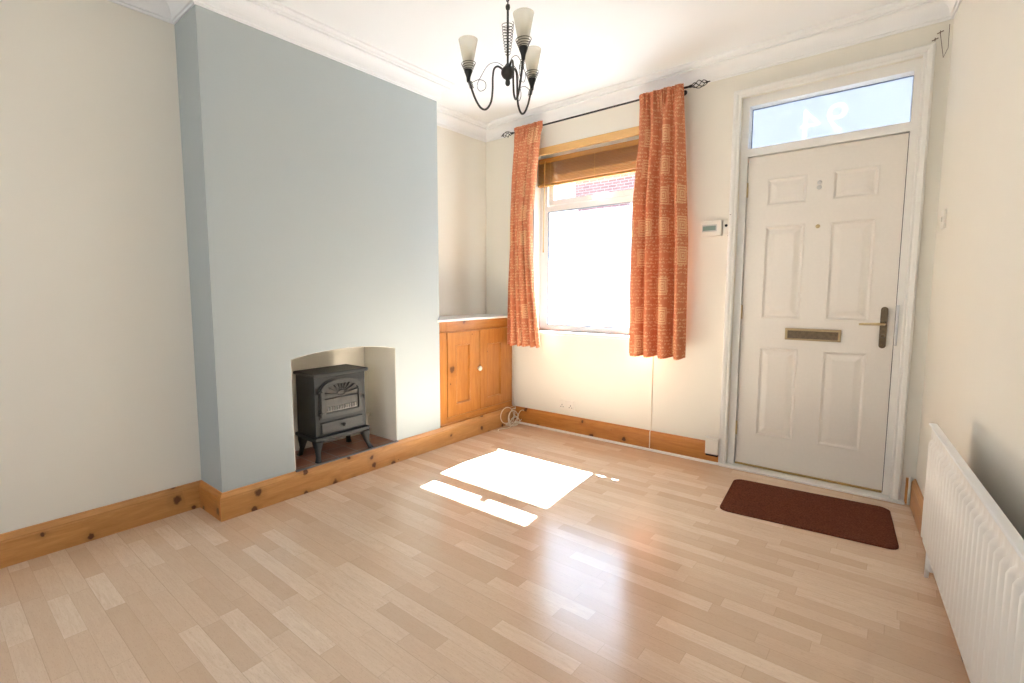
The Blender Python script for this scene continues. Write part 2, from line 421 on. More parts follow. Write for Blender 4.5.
# path travels towards the window wall; the room is on the right-hand side
bm = new_bm(); sweep(bm, PROF, [(AX, YB), (AX, BY0), (0.0, BY0), (0.0, 0.0), (1.715, 0.0)], True, -1)
bm.faces.ensure_lookup_table(); bmesh.ops.recalc_face_normals(bm, faces=bm.faces[:])
for f in bm.faces:
    c = f.calc_center_median()
    if (c.y > -.03 and c.x > .03) or (abs(f.normal.y) > .7 and c.x < .02 and c.y < -2): f.material_index = 1
struct(obj('baseboard_left', bm, ['pine_y', 'pine_x']))
q0, q1 = RW(0, 0, 0), RW(4.6, 0, 0)
skirt('baseboard_right', [(q0.x-.02, -.0), (q0.x-.0, -.0), (q1.x, q1.y)][1:], 'pine_y', -1)
bm = new_bm(); box(bm, (2.653, -.018, 0), (2.668, 0, HS), .002); struct(obj('baseboard_front', bm, 'pine_x'))
# white bead along the foot of the window wall and the door sill
bm = new_bm(); sweep(bm, [(.02, 0), (.036, 0), (.035, .008), (.029, .013), (.02, .014)], [(0.02, 0), (1.73, 0)], True, -1); struct(obj('trim_3', bm, 'gloss'))

# cornice
CP = [(0, 2.498), (.010, 2.498), (.012, 2.508), (.022, 2.510), (.024, 2.520)]
for i in range(9):
    a = PI/2*i/8; CP.append((.024+.058*(1-math.cos(a)), 2.520+.058*math.sin(a)))
CP += [(.086, 2.578), (.086, 2.588), (.098, 2.590), (.100, 2.598), (.106, 2.605), (.116, 2.609), (.118, ZC), (0, ZC)]
CP = [(d*.80, z) for d, z in CP]
e1 = RW(4.6, 0, 0)
bm = new_bm(); sweep(bm, CP, [(AX, YB), (AX, BY0), (0, BY0), (0, BY1), (CX_, BY1), (CX_, .03), (-.107, .03), (-.107, 0), (XR, 0), (e1.x, e1.y)], True, -1)
struct(obj('trim_4', bm, 'ceil'))
# ------------------------------------------------------------------ front window
w1 = struct(empty('window_1', ((WX0+WX1)/2, .13, WZ0)))
FY0, FY1 = .098, .15
WZT = 2.33
bm = new_bm()
box(bm, (WX0, FY0, WZ0), (.262, FY1, WZT)); box(bm, (1.288, FY0, WZ0), (WX1, FY1, WZT))
box(bm, (.262, FY0, WZ0), (1.288, FY1, .875)); box(bm, (.262, FY0, 2.27), (1.288, FY1, WZT))
box(bm, (.262, FY0, 1.828), (1.288, FY1, 1.872))
obj('frame', bm, 'upvc', w1)
bm = new_bm()
s0, s1, t0, t1 = .268, 1.282, 1.876, 2.266
box(bm, (s0, .10, t0), (s0+.05, .14, t1)); box(bm, (s1-.05, .10, t0), (s1, .14, t1))
box(bm, (s0+.05, .10, t0), (s1-.05, .14, t0+.040)); box(bm, (s0+.05, .10, t1-.05), (s1-.05, .14, t1))
sash = obj('sash', bm, 'upvc', w1)
bm = new_bm(); box(bm, (s0+.045, .118, t0+.045), (s1-.045, .124, t1-.045)); obj('pane', bm, 'glassup', w1)
bm = new_bm(); box(bm, (.255, .128, .87), (1.295, .134, 1.835)); obj('pane', bm, 'hazy', w1)
bm = new_bm()
box(bm, (.262, .104, .875), (.270, .112, 1.828)); box(bm, (1.280, .104, .875), (1.288, .112, 1.828)); box(bm, (.270, .104, 1.820), (1.280, .112, 1.828)); box(bm, (.270, .104, .875), (1.280, .112, .883))
obj('gasket', bm, simple('grey_rubber', (.25, .27, .30), .7), w1)
bm = new_bm(); box(bm, (.70, .064, 1.893), (.76, .085, 1.916), .004); box(bm, (.715, .045, 1.900), (.83, .064, 1.914), .006); obj('handle', bm, 'upvc', w1)
bm = new_bm(); box(bm, (WX0, -.04, .803), (WX1, .105, .83), .006); obj('sill', bm, 'gloss', w1)
bm = new_bm(); box(bm, (WX0-.02, .17, .79), (WX1+.02, .33, .82), .004); obj('outer_sill', bm, 'pave', w1)
bm = new_bm(); box(bm, (WX0+.001, .0, 2.272), (WX1-.001, .028, 2.329), .002); obj('head_board', bm, 'lintel', w1)

# ------------------------------------------------------------------ front door
DX0, DX1, DZ0, DZ1, DY = 1.792, 2.556, .013, 1.992, .05
d1 = struct(empty('door_1', ((DX0+DX1)/2, DY, 0)))
bm = new_bm()
box(bm, (FX0, .025, .0), (DX0-.003, .12, FZ)); box(bm, (DX1+.003, .025, 0), (FX1, .12, FZ))
box(bm, (DX0-.003, .025, DZ1+.004), (DX1+.003, .12, 2.043)); box(bm, (DX0-.003, .025, 2.300), (DX1+.003, .1115, FZ))
obj('frame', bm, 'gloss', d1)
# moulded architrave round the frame
AP = [(0, 0), (0, .016), (.006, .020), (.014, .018), (.022, .024), (.036, .026), (.044, .020), (.046, 0)]
bm = new_bm(); rings = []
pth = [(FX0, 0.0), (FX0, FZ), (FX1, FZ), (FX1, 0.0)]
dirs = [(-1, 0), (-1, 1), (1, 1), (1, 0)]
for (x, z), (dx, dz) in zip(pth, dirs): rings.append([bm.verts.new((x+dx*a, -h, z+dz*a)) for a, h in AP])
for A, B in zip(rings, rings[1:]):
    for j in range(len(AP)): bm.faces.new((A[j], A[(j+1) % len(AP)], B[(j+1) % len(AP)], B[j]))
bm.faces.new(rings[0]); bm.faces.new(rings[-1][::-1])
obj('architrave', bm, 'gloss', d1)
# leaf with six raised and fielded panels
bm = new_bm()
PX = [(1.900, 2.113), (2.236, 2.447)]; PZ = [(.228, .803), (.983, 1.560), (1.680, 1.847)]
xs = sorted({DX0, DX1}|{a for p in PX for a in p}); zs = sorted({DZ0, DZ1}|{a for p in PZ for a in p})
def quad(*c): return bm.faces.new([bm.verts.new(v) for v in c])
for i in range(len(xs)-1):
    for j in range(len(zs)-1):
        x0, x1, z0, z1 = xs[i], xs[i+1], zs[j], zs[j+1]
        if (x0, x1) in PX and (z0, z1) in PZ:
            R_ = [(0, 0), (.005, -.002), (.010, .0), (.018, .0065), (.027, .0065), (.050, .001), (.056, .0)]
            prev = None
            for ins, dep in R_:
                cur = [bm.verts.new((x, DY+dep, z)) for x, z in ((x0+ins, z0+ins), (x1-ins, z0+ins), (x1-ins, z1-ins), (x0+ins, z1-ins))]
                if prev:
                    for k in range(4): bm.faces.new((prev[k], prev[(k+1) % 4], cur[(k+1) % 4], cur[k]))
                prev = cur
            bm.faces.new(prev)
        else: quad((x0, DY, z0), (x1, DY, z0), (x1, DY, z1), (x0, DY, z1))
bmesh.ops.remove_doubles(bm, verts=bm.verts[:], dist=1e-5)
box(bm, (DX0, DY+.0101, DZ0), (DX1, DY+.045, DZ1))
for (a, b, c, d) in ((DX0, DZ0, DX0, DZ1), (DX1, DZ0, DX1, DZ1), (DX0, DZ0, DX1, DZ0), (DX0, DZ1, DX1, DZ1)):
    quad((a, DY, b), (c, DY, d), (c, DY+.012, d), (a, DY+.012, b))
leaf = obj('door_leaf', bm, 'door', d1)
# dark draught seal seen in the gap round the leaf
bm = new_bm()
box(bm, (DX0-.003, .068, DZ0), (DX0, .10, DZ1)); box(bm, (DX1, .068, DZ0), (DX1+.003, .10, DZ1)); box(bm, (DX0-.003, .068, DZ1), (DX1+.003, .10, DZ1+.004))
obj('draught_seal', bm, 'dark', d1)
# letterbox
lb = None
bm = new_bm()
box(bm, (2.040, .036, .915), (2.322, .05, .930), .004); box(bm, (2.040, .040, .858), (2.322, .05, .868), .003)
box(bm, (2.040, .040, .858), (2.054, .05, .930), .003); box(bm, (2.308, .040, .858), (2.322, .05, .930), .003)
lb = obj('letterbox', bm, simple('dull_brass', (.42, .31, .17), .35, .9), d1)
bm = new_bm(); box(bm, (2.052, .044, .866), (2.310, .050, .917), .002); obj('letterbox_flap', bm, 'bronze', d1)
bm = new_bm()
pl = [(2.510+.016*math.cos(a), 1.052+.016*math.sin(a)) for a in [PI*k/10 for k in range(11)]]+[(2.510+.016*math.cos(a), .853+.016*math.sin(a)) for a in [PI+PI*k/10 for k in range(11)]]
prism(bm, pl, 'y', .040, .05)
lathe(bm, [(.0001, -.003), (.005, -.002), (.006, 0)], (2.510, .040, 1.052), 12, 'y'); lathe(bm, [(.0001, -.003), (.005, -.002), (.006, 0)], (2.510, .040, .853), 12, 'y')
lathe(bm, [(.009, -.006), (.011, 0)], (2.510, .040, .905), 14, 'y')
hp = obj('handle_plate', bm, 'bronze', d1)
bm = new_bm(); tube(bm, [(2.510, .04, .973), (2.510, .018, .973), (2.508, .004, .973), (2.495, -.004, .973), (2.46, -.006, .973), (2.42, -.003, .971), (2.405, .002, .970)], [.011, .010, .009, .008, .0075, .007, .006], 12); obj('door_handle', bm, 'brass', d1)
bm = new_bm(); box(bm, (2.560, .018, .857), (2.572, .026, 1.080), .002); obj('keep_plate', bm, 'steel', d1)
for z in (.257, 1.023, 1.793):
    bm = new_bm(); tube(bm, [(DX0-.001, .042, z-.045), (DX0-.001, .042, z+.045)], .006, 10); box(bm, (DX0-.008, .0455, z-.04), (DX0+.004, .050, z+.04)); obj('hinge', bm, 'brass', d1)
bm = new_bm(); lathe(bm, [(.0001, -.008), (.006, -.008), (.010, -.004), (.012, 0)], (2.176, DY, 1.537), 16, 'y'); obj('spyhole', bm, 'brass', d1)
bm = new_bm(); lathe(bm, [(.0001, -.004), (.009, -.004), (.012, 0)], (2.172, DY, 1.790), 16, 'y'); lathe(bm, [(.0001, -.004), (.009, -.004), (.012, 0)], (2.172, DY, 1.762), 16, 'y'); obj('bolt_cap', bm, simple('pale_grey_plastic', (.68, .66, .62), .4), d1)
bm = new_bm(); box(bm, (DX0, .036, .014), (DX1, .05, .026), .003); obj('weather_bar', bm, simple('old_gold_strip', (.42, .28, .10), .4, .6), d1)
bm = new_bm(); box(bm, (1.72, -.048, 0), (2.655, .024, .012), .004); box(bm, (FX0, .024, 0), (FX1, .26, .012), .002); obj('threshold', bm, 'gloss', d1)
# fanlight
bm = new_bm(); box(bm, (1.787, .107, 2.0435), (2.561, .111, 2.2995)); fl = obj('fanlight', bm, 'frostpane', d1)
bm = new_bm(); G = .004
box(bm, (1.787, .098, 2.043), (1.7925, .106, 2.296)); box(bm, (2.5555, .098, 2.043), (2.561, .106, 2.296)); box(bm, (1.787, .098, 2.296), (2.561, .106, 2.2995))
obj('gasket', bm, simple('blue_grey_seal', (.10, .13, .22), .6), d1)
cu = bpy.data.curves.new('house_number_film', 'FONT'); cu.body = '94'; cu.size = .235; cu.align_x = 'CENTER'; cu.space_character = 1.12; cu.offset = .004
to = bpy.data.objects.new('house_number_film', cu); COL.objects.link(to)
bpy.context.view_layer.objects.active = to; to.select_set(True)
bpy.ops.object.convert(target='CURVE')
to = bpy.context.view_layer.objects.active; cv = to.data
FC = (2.165, 2.082)                                    # clear numerals left out of a frosted film
sp_ = cv.splines.new('POLY'); sp_.points.add(3); sp_.use_cyclic_u = True
for p_, (x_, z_) in zip(sp_.points, ((1.788, 2.044), (2.560, 2.044), (2.560, 2.299), (1.788, 2.299))): p_.co = (-(x_-FC[0]), z_-FC[1], 0, 1)
cv.dimensions = '2D'; cv.fill_mode = 'BOTH'; cv.extrude = .0003
to.rotation_euler = (PI/2, 0, PI); to.location = (FC[0], .1125, FC[1])
bpy.context.view_layer.update()
me = bpy.data.meshes.new_from_object(to); me.transform(to.matrix_world); bpy.data.objects.remove(to)
me.materials.clear(); me.materials.append(M['frost'])
no = bpy.data.objects.new('house_number_film', me); COL.objects.link(no); no.parent = d1; no.matrix_parent_inverse = Matrix.Translation(-d1.location)

# ------------------------------------------------------------------ alcove cupboard
cb = thing('alcove_cupboard', (-.18, -.5, .14), 'honey pine two-door cupboard built into the alcove under the white shelf', 'cupboard')
cy0, cy1 = -.938, -.048
bm = new_bm()
box(bm, (-.02, cy0, .145), (-.0005, -.863, .936), .001); obj('stile', bm, 'cup_z', cb)
bm = new_bm(); box(bm, (-.02, -.061, .145), (-.0005, cy1, .936), .001); obj('stile', bm, 'cup_z', cb)
bm = new_bm(); box(bm, (-.02, -.862, .857), (-.0005, -.062, .936), .001); box(bm, (-.001, cy0, .855), (.006, cy1, .862), .002); obj('top_rail', bm, 'cup_y', cb)
bm = new_bm(); box(bm, (-.02, -.862, .145), (-.0005, -.062, .200), .001); box(bm, (-.001, cy0, .147), (.008, cy1, .160), .003); obj('bottom_rail', bm, 'cup_y', cb)
bm = new_bm(); box(bm, (CX_, cy0, .0), (-.021, cy1, .145)); box(bm, (CX_+.001, cy0, .145), (-.045, cy1, .93)); obj('carcass', bm, 'cup_y', cb)
bm = new_bm(); box(bm, (-.044, cy0+.005, .16), (-.022, cy1-.005, .93)); obj('gap_shade_backing', bm, 'dark', cb)  # near-black sheet behind the doors, painting the shade in their gaps
def cup_door(y0, y1, py0, py1, pz0, pz1):
    dd = None
    bm = new_bm(); x0, x1 = -.019, .004; z0, z1 = .204, .853
    box(bm, (x0, y0, z0), (x1, py0, z1), .0015); box(bm, (x0, py1, z0), (x1, y1, z1), .0015)
    box(bm, (x0, py0, z0), (x1, py1, pz0), .0015); box(bm, (x0, py0, pz1), (x1, py1, z1), .0015)
    dd = obj('door', bm, 'cup_z', cb)
    bm = new_bm()
    R_ = [(0, .004), (.003, .006), (.008, .003), (.011, -.009), (.022, -.010)]; prev = None
    for ins, xx in R_:
        cur = [bm.verts.new((xx, y, z)) for y, z in ((py0+ins, pz0+ins), (py1-ins, pz0+ins), (py1-ins, pz1-ins), (py0+ins, pz1-ins))]
        if prev:
            for k in range(4): bm.faces.new((prev[k], prev[(k+1) % 4], cur[(k+1) % 4], cur[k]))
        prev = cur
    bm.faces.new(prev)
    pn = obj('door_panel', bm, 'cup_z', dd)
    pn.matrix_parent_inverse = Matrix.Identity(4); 
    return dd
dl = cup_door(-.859, -.4885, -.768, -.603, .292, .755)
cup_door(-.4825, -.066, -.394, -.206, .276, .737)
for o in list(bpy.data.objects):
    if o.name.startswith('door_panel'): o.matrix_parent_inverse = Matrix.Identity(4)
bm = new_bm(); lathe(bm, [(.008, 0), (.008, .010), (.016, .014), (.021, .022), (.020, .030), (.012, .036), (.0005, .038)], (.004, -.512, .545), 24, 'x')
kn = obj('knob', bm, 'knob', cb)
# gaps round the doors get their shade from the dark backing sheet
bm = new_bm(); box(bm, (CX_, BY1+.0005, .937), (.012, .0295, .955), .003); box(bm, (.0005, BY1-.022, .937), (.012, BY1+.002, .955), .002); sh = obj('shelf', bm, 'gloss')
tag(sh, 'white painted shelf capping the pine alcove cupboard', 'shelf')

# ------------------------------------------------------------------ stove
st = thing('electric_stove', (-.15, -1.75, .138), 'small black cast-iron style stove standing on the terracotta hearth', 'stove')
sy0, sy1, sx0, sx1 = -1.943, -1.578, -.255, -.045
bm = new_bm()
box(bm, (sx0, sy0, .288), (sx1, sy1, .655), .004)
obj('body', bm, 'stove', st)
bm = new_bm(); box(bm, (sx0-.012, sy0-.012, .654), (sx1+.022, sy1+.014, .676), .008, 3); obj('top_plate', bm, 'stove', st)
bm = new_bm(); box(bm, (sx0-.010, sy0-.014, .268), (sx1+.022, sy1+.016, .290), .006, 3); box(bm, (sx0, sy0-.004, .255), (sx1+.010, sy1+.005, .270), .004); obj('base_plate', bm, 'stove', st)
def stove_leg(x, y, dx, dy):
    bm = new_bm(); rings = []
    for z, r, o in ((.262, .030, 0), (.240, .026, .004), (.215, .019, .007), (.190, .0145, .010), (.168, .0125, .016), (.150, .0140, .023), (.1395, .0165, .027)):
        cx, cy = x+dx*o, y+dy*o
        rings.append([bm.verts.new((cx+sx*r, cy+sy*r, z)) for sx, sy in ((-1, -.6), (-.6, -1), (.6, -1), (1, -.6), (1, .6), (.6, 1), (-.6, 1), (-1, .6))])
    for A, B in zip(rings, rings[1:]):
        for k in range(8): f = bm.faces.new((A[k], A[(k+1) % 8], B[(k+1) % 8], B[k])); f.smooth = True
    bm.faces.new(rings[0]); bm.faces.new(rings[-1][::-1])
    obj('leg', bm, 'stove', st)
for (x, y, a, b) in ((sx1-.018, sy0+.022, 1, -.6), (sx1-.012, sy1-.010, 1, 1.3), (sx0+.03, sy0+.022, -1, -.6), (sx0+.03, sy1-.022, -1, 1)): stove_leg(x, y, a, b)
# arched door
def arch_poly(y0, y1, z0, zs_, zt, n=14):
    c = (y0+y1)/2; hw = (y1-y0)/2; h = zt-zs_
    return [(y0, z0)]+[(y1, z0)]+[(c+hw*math.cos(PI*k/n), zs_+h*math.sin(PI*k/n)**.85) for k in range(n+1)]
def ring_plate(bm, outer, inner, x0, x1):
    n = len(outer); L = [[bm.verts.new((x, y, z)) for y, z in P] for x, P in ((x0, outer), (x1, outer), (x1, inner), (x0, inner))]
    for a in range(4):
        P, Q = L[a], L[(a+1) % 4]
        for i in range(n): bm.faces.new((P[i], P[(i+1) % n], Q[(i+1) % n], Q[i]))
oy0, oy1 = -1.905, -1.612
outer = arch_poly(oy0, oy1, .398, .555, .628); inner = arch_poly(oy0+.024, oy1-.024, .425, .545, .603)
bm = new_bm(); ring_plate(bm, outer, inner, sx1-.001, sx1+.013)
dr = obj('door', bm, 'stovelight', st)
bm = new_bm(); ring_plate(bm, arch_poly(oy0-.010, oy1+.010, .390, .556, .640), outer, sx1-.001, sx1+.006); obj('door_surround', bm, 'stove', st)
bm = new_bm(); prism(bm, inner, 'x', sx1-.001, sx1+.003); obj('door_glass', bm, 'sglass', st)
# sunburst tracery and grate behind the glass
bm = new_bm(); cyy, czz = (oy0+oy1)/2, .530
for k in range(9):
    a = PI*(k+.5)/9; r1 = .030
    ey, ez = cyy+.16*math.cos(a), czz+.16*math.sin(a)
    t_ = 1.0
    for q in range(40):
        yy, zz = cyy+(r1+(.16)*q/40)*math.cos(a), czz+(r1+(.16)*q/40)*math.sin(a)
        hw = (oy1-oy0)/2-.024
        lim = .545+(.603-.545)*max(0, 1-((yy-cyy)/hw)**2)**.42
        if abs(yy-cyy) > hw or zz > lim: break
        ey, ez = yy, zz
    tube(bm, [(sx1+.008, cyy+r1*math.cos(a), czz+r1*math.sin(a)), (sx1+.008, ey, ez)], [.0022, .0045], 6)
tube(bm, [(sx1+.008, cyy+.028*math.cos(2*PI*k/20), czz+.010+.016*math.sin(2*PI*k/20)) for k in range(20)], .0035, 6, closed=True)
tube(bm, [(sx1+.008, oy0+.024, .513), (sx1+.008, oy1-.024, .513)], .0025, 6)
obj('sunburst_tracery', bm, 'black', st)
bm = new_bm()
for k in range(12):
    y = oy0+.05+k*(oy1-oy0-.10)/11; tube(bm, [(sx1+.005, y, .432), (sx1+.006, y, .462)], .003, 6)
tube(bm, [(sx1+.005, oy0+.04, .435), (sx1+.005, oy1-.04, .435)], .003, 6)
obj('grate', bm, simple('pale_grate', (.32, .30, .27), .5), st)
for z in (.43, .56):
    bm = new_bm()
    tube(bm, [(sx1+.012, oy0-.012, z-.014), (sx1+.012, oy0-.012, z+.014)], .007, 8)
    tube(bm, [(sx1+.012, oy0-.012, z), (sx1+.012, oy0+.010, z)], .004, 6)
    obj('hinge', bm, 'black', st)
bm = new_bm(); tube(bm, [(sx1+.013, oy1+.002, .505), (sx1+.024, oy1+.004, .505), (sx1+.026, oy1+.004, .480)], .004, 6)
obj('door_catch', bm, 'black', st)
bm = new_bm(); box(bm, (sx1-.001, -1.905, .303), (sx1+.010, -1.608, .372), .005, 3); dw = obj('ash_drawer', bm, 'stovelight', st)
bm = new_bm(); lathe(bm, [(.005, 0), (.005, .008), (.011, .013), (.011, .019), (.0005, .022)], (sx1+.010, -1.76, .340), 16, 'x')
k_ = obj('knob', bm, 'black', dw)
k_.matrix_parent_inverse = Matrix.Identity(4)
# gas stub in the recess
bm = new_bm(); tube(bm, [(-.285, -1.369, .287), (-.285, -1.42, .287)], .009, 10); tube(bm, [(-.285, -1.395, .287), (-.285, -1.395, .138)], .005, 8); tube(bm, [(-.30, -1.405, .287), (-.265, -1.405, .287)], .006, 8)
tag(obj('pipe_stub', bm, 'plastic'), 'small cream capped pipe stub inside the fireplace recess, right of the stove', 'pipe')

# ------------------------------------------------------------------ curtains, rod
RZ, RY = 2.478, -.075
rod = thing('curtain_rod', (.75, RY, RZ), 'thin black iron curtain pole with twisted cage finials above the window', 'curtain pole')
bm = new_bm(); tube(bm, [(.02, RY, RZ), (1.455, RY, RZ)], .0065, 10); obj('pole', bm, 'black', rod)
def finial(x, sgn):
    bm = new_bm(); n = 26; L_ = .10
    for w in range(4):
        pts = []
        for i in range(n+1):
            s = i/n; r = .021*math.sin(PI*s)**.8+.002; a = w*PI/2+s*PI*1.35
            pts.append((x+sgn*(.008+L_*s), RY+r*math.cos(a), RZ+r*math.sin(a)))
        tube(bm, pts, .0025, 6)
    tube(bm, [(x-sgn*.004, RY, RZ), (x+sgn*.012, RY, RZ)], .009, 10)
    tube(bm, [(x+sgn*(L_-.002), RY, RZ), (x+sgn*(L_+.022), RY, RZ)], [.006, .003], 8)
    obj('finial', bm, 'black', rod)
finial(.02, -1); finial(1.455, 1)
for x in (.095, 1.395):
    bm = new_bm(); tube(bm, [(x, RY, RZ-.004), (x, -.004, RZ-.004)], .005, 8); lathe(bm, [(.018, 0), (.016, -.005)], (x, 0, RZ-.004), 14, 'y'); obj('bracket', bm, 'black', rod)

def lerp_tab(tab, z):
    for (z0, v0), (z1, v1) in zip(tab, tab[1:]):
        if z <= z0 and z >= z1:
            s = (z0-z)/(z0-z1); return v0+(v1-v0)*s
    return tab[0][1] if z > tab[0][0] else tab[-1][1]
def curtain(name, label, tabA, tabB, ztop, zbot, nf, seed, amp0, amp1, cloth_w, phase=0, lean=0):
    rnd = random.Random(seed)
    ph = [rnd.uniform(0, 2*PI) for _ in range(6)]; NU, NV = 260, 110
    bm = new_bm(); grid = []
    uvl = bm.loops.layers.uv.new('UVMap')
    for j in range(NV+1):
        v = j/NV; z = ztop+(zbot-ztop)*v; xa, xb = lerp_tab(tabA, z), lerp_tab(tabB, z); row = []
        drop = (ztop-z); head = math.exp(-(drop/.11)**2)
        for i in range(NU+1):
            u = i/NU
            uu = u+.018*math.sin(2*PI*u*2+ph[0])+.012*math.sin(2*PI*u*3+ph[1]+v*.8)
            fold = math.sin(2*PI*nf*uu+phase+.5*math.sin(2.2*v+ph[2]))
            fold2 = math.sin(2*PI*nf*2.0*uu+ph[3]+v)
            amp = amp0+(amp1-amp0)*min(1, drop/.8)
            gath = math.sin(2*PI*nf*3.1*u+ph[4])*.6+.4*math.sin(2*PI*nf*4.3*u+ph[5])
            y = -.122+amp*(1-head*.75)*(math.copysign(abs(fold)**.8, fold))+amp*.25*(1-v)*fold2*(1-head)+(.026 if drop > .012 else .014)*head*gath+lean*v
            x = xa+(xb-xa)*u+.010*(1-head)*math.cos(2*PI*nf*uu+phase)*math.sin(PI*u)**.5*min(1, 6*u)
            # little header frill above the tape
            if drop < .03: y += -.006*math.sin(PI*drop/.03)
            zz = z+(.004*gath if j == 0 else 0)+(.006*fold if j == NV else 0)
            row.append(bm.verts.new((x, min(y, -.066), zz)))
        grid.append(row)
    for j in range(NV):
        for i in range(NU):
            f = bm.faces.new((grid[j][i], grid[j][i+1], grid[j+1][i+1], grid[j+1][i])); f.smooth = True
            for l, (a, b) in zip(f.loops, ((i, j), (i+1, j), (i+1, j+1), (i, j+1))): l[uvl].uv = (a/NU*cloth_w+seed*.37, b/NV*(ztop-zbot))
    o = obj(name, bm, 'curtain'); md = o.modifiers.new('Solidify', 'SOLIDIFY'); md.thickness = .003; md.offset = 0
    return tag(o, label, 'curtain')
curtain('curtain', 'terracotta patterned curtain drawn back at the left of the window, beside the pine cupboard',
        [(2.50, .072), (2.466, .078), (2.40, .067), (2.09, .045), (1.2, .018), (.70, .014)],
        [(2.50, .345), (2.454, .343), (2.40, .325), (2.243, .305), (1.916, .268), (1.782, .252), (1.5, .262), (1.147, .294), (.744, .346), (.70, .35)],
        2.497, .708, 5, 3, .020, .042, 1.05)
curtain('curtain', 'terracotta patterned curtain hanging at the right of the window, nearer the front door',
        [(2.50, 1.128), (2.4, 1.13), (2.197, 1.128), (1.78, 1.093), (1.204, 1.084), (.715, 1.089)],
        [(2.50, 1.424), (2.473, 1.424), (2.0, 1.452), (1.469, 1.480), (.718, 1.488)],
        2.492, .705, 4, 8, .022, .040, 1.15, phase=.8)

# ------------------------------------------------------------------ venetian blind
vb = thing('venetian_blind', (.72, .05, 2.25), 'golden wooden venetian blind half raised inside the window recess', 'blind')
bx0, bx1 = WX0+.012, WX1-.012
bm = new_bm(); box(bm, (bx0, .040, 2.212), (bx1, .072, 2.252), .003); obj('headrail', bm, 'blindwood', vb)
bm = new_bm(); z = 2.205; k = 0
while z > 2.046:
    tlt = -.0055; vs = [(bx0, .036, z-tlt/2), (bx0, .074, z+tlt/2), (bx0, .074, z+tlt/2+.0024), (bx0, .036, z-tlt/2+.0024)]
    A = [bm.verts.new(v) for v in vs]; B = [bm.verts.new((bx1, v[1], v[2])) for v in vs]
    bm.faces.new(A); bm.faces.new(B[::-1])
    for i in range(4): bm.faces.new((A[i], A[(i+1) % 4], B[(i+1) % 4], B[i]))
    z -= .0108; k += 1
obj('slats', bm, 'blindwood', vb)
bm = new_bm(); box(bm, (bx0, .034, 2.026), (bx1, .076, 2.044), .003); obj('bottom_rail', bm, 'blindwood', vb)
for x in (.33, .725, 1.10):
    bm = new_bm(); tube(bm, [(x, .0325, 2.215), (x, .0325, 2.03)], .0014, 5); obj('ladder_cord', bm, 'cordgold', vb)

bm = new_bm(); tube(bm, [(.275, .034, 2.225), (.275, .028, 2.19), (.268, .026, 1.52)], .0038, 8); tube(bm, [(.268, .026, 1.52), (.268, .026, 1.485)], [.004, .006], 8); obj('wand', bm, 'cordgold', vb)

# ------------------------------------------------------------------ chandelier
chx, chy = 1.308, -1.822
ch = thing('chandelier', (chx, chy, ZC), 'dark iron three-arm chandelier with frosted glass cone shades hanging from the ceiling', 'chandelier')
r_ = Vector((0.7594, 0.6505, 0)).normalized()   # room direction across the view
f_ = Vector((-0.6505, 0.7594, 0))
bm = new_bm(); lathe(bm, [(.0005, -.045), (.012, -.043), (.020, -.03), (.045, -.012), (.055, 0)], (chx, chy, ZC), 24); obj('ceiling_rose', bm, 'iron', ch)
bm = new_bm(); z = ZC-.04; i = 0
while z > 2.345:
    L = []
    for k in range(14):
        a = 2*PI*k/14; u = .008*math.cos(a); w = .015*math.sin(a)
        L.append((chx+(u if i % 2 else 0), chy+(0 if i % 2 else u), z-.015+w))
    tube(bm, L, .0018, 6, closed=True); z -= .0255; i += 1
tube(bm, [(chx, chy, z+.012), (chx, chy, 2.30)], .0025, 6)
obj('chain', bm, 'iron', ch)
bm = new_bm()
lathe(bm, [(.0005, 2.312), (.008, 2.308), (.0095, 2.300), (.008, 2.292), (.0045, 2.288), (.0045, 2.085), (.008, 2.080), (.012, 2.076)], (chx, chy, 0), 16)
obj('stem', bm, 'iron', ch)
bm = new_bm(); lathe(bm, [(.0005, 2.082)]+[(.0275*math.sin(PI*k/12), 2.048+.0275*math.cos(PI*k/12)) for k in range(2, 11)]+[(.008, 2.020), (.010, 2.012), (.010, 2.003), (.006, 1.997), (.0005, 1.995)], (chx, chy, 0), 24); obj('ball', bm, 'iron', ch)
bm = new_bm(); pts = []
for i in range(240):
    s = i/239; a = s*2*PI*11; r = .018*(1-s)**.6+.0065; pts.append((chx+r*math.cos(a), chy+r*math.sin(a), 2.238-s*.125))
tube(bm, pts, .0013, 5); obj('coil', bm, 'iron', ch)
def spline(P, n=10):
    P = [Vector(p) for p in P]; out = []
    for i in range(len(P)-1):
        p0, p1, p2, p3 = P[max(i-1, 0)], P[i], P[i+1], P[min(i+2, len(P)-1)]
        for k in range(n):
            t = k/n; out.append(.5*((2*p1)+(p2-p0)*t+(2*p0-5*p1+4*p2-p3)*t*t+(3*p1-p0-3*p2+p3)*t**3))
    return out+[P[-1]]
base_a = math.radians(-102.4)
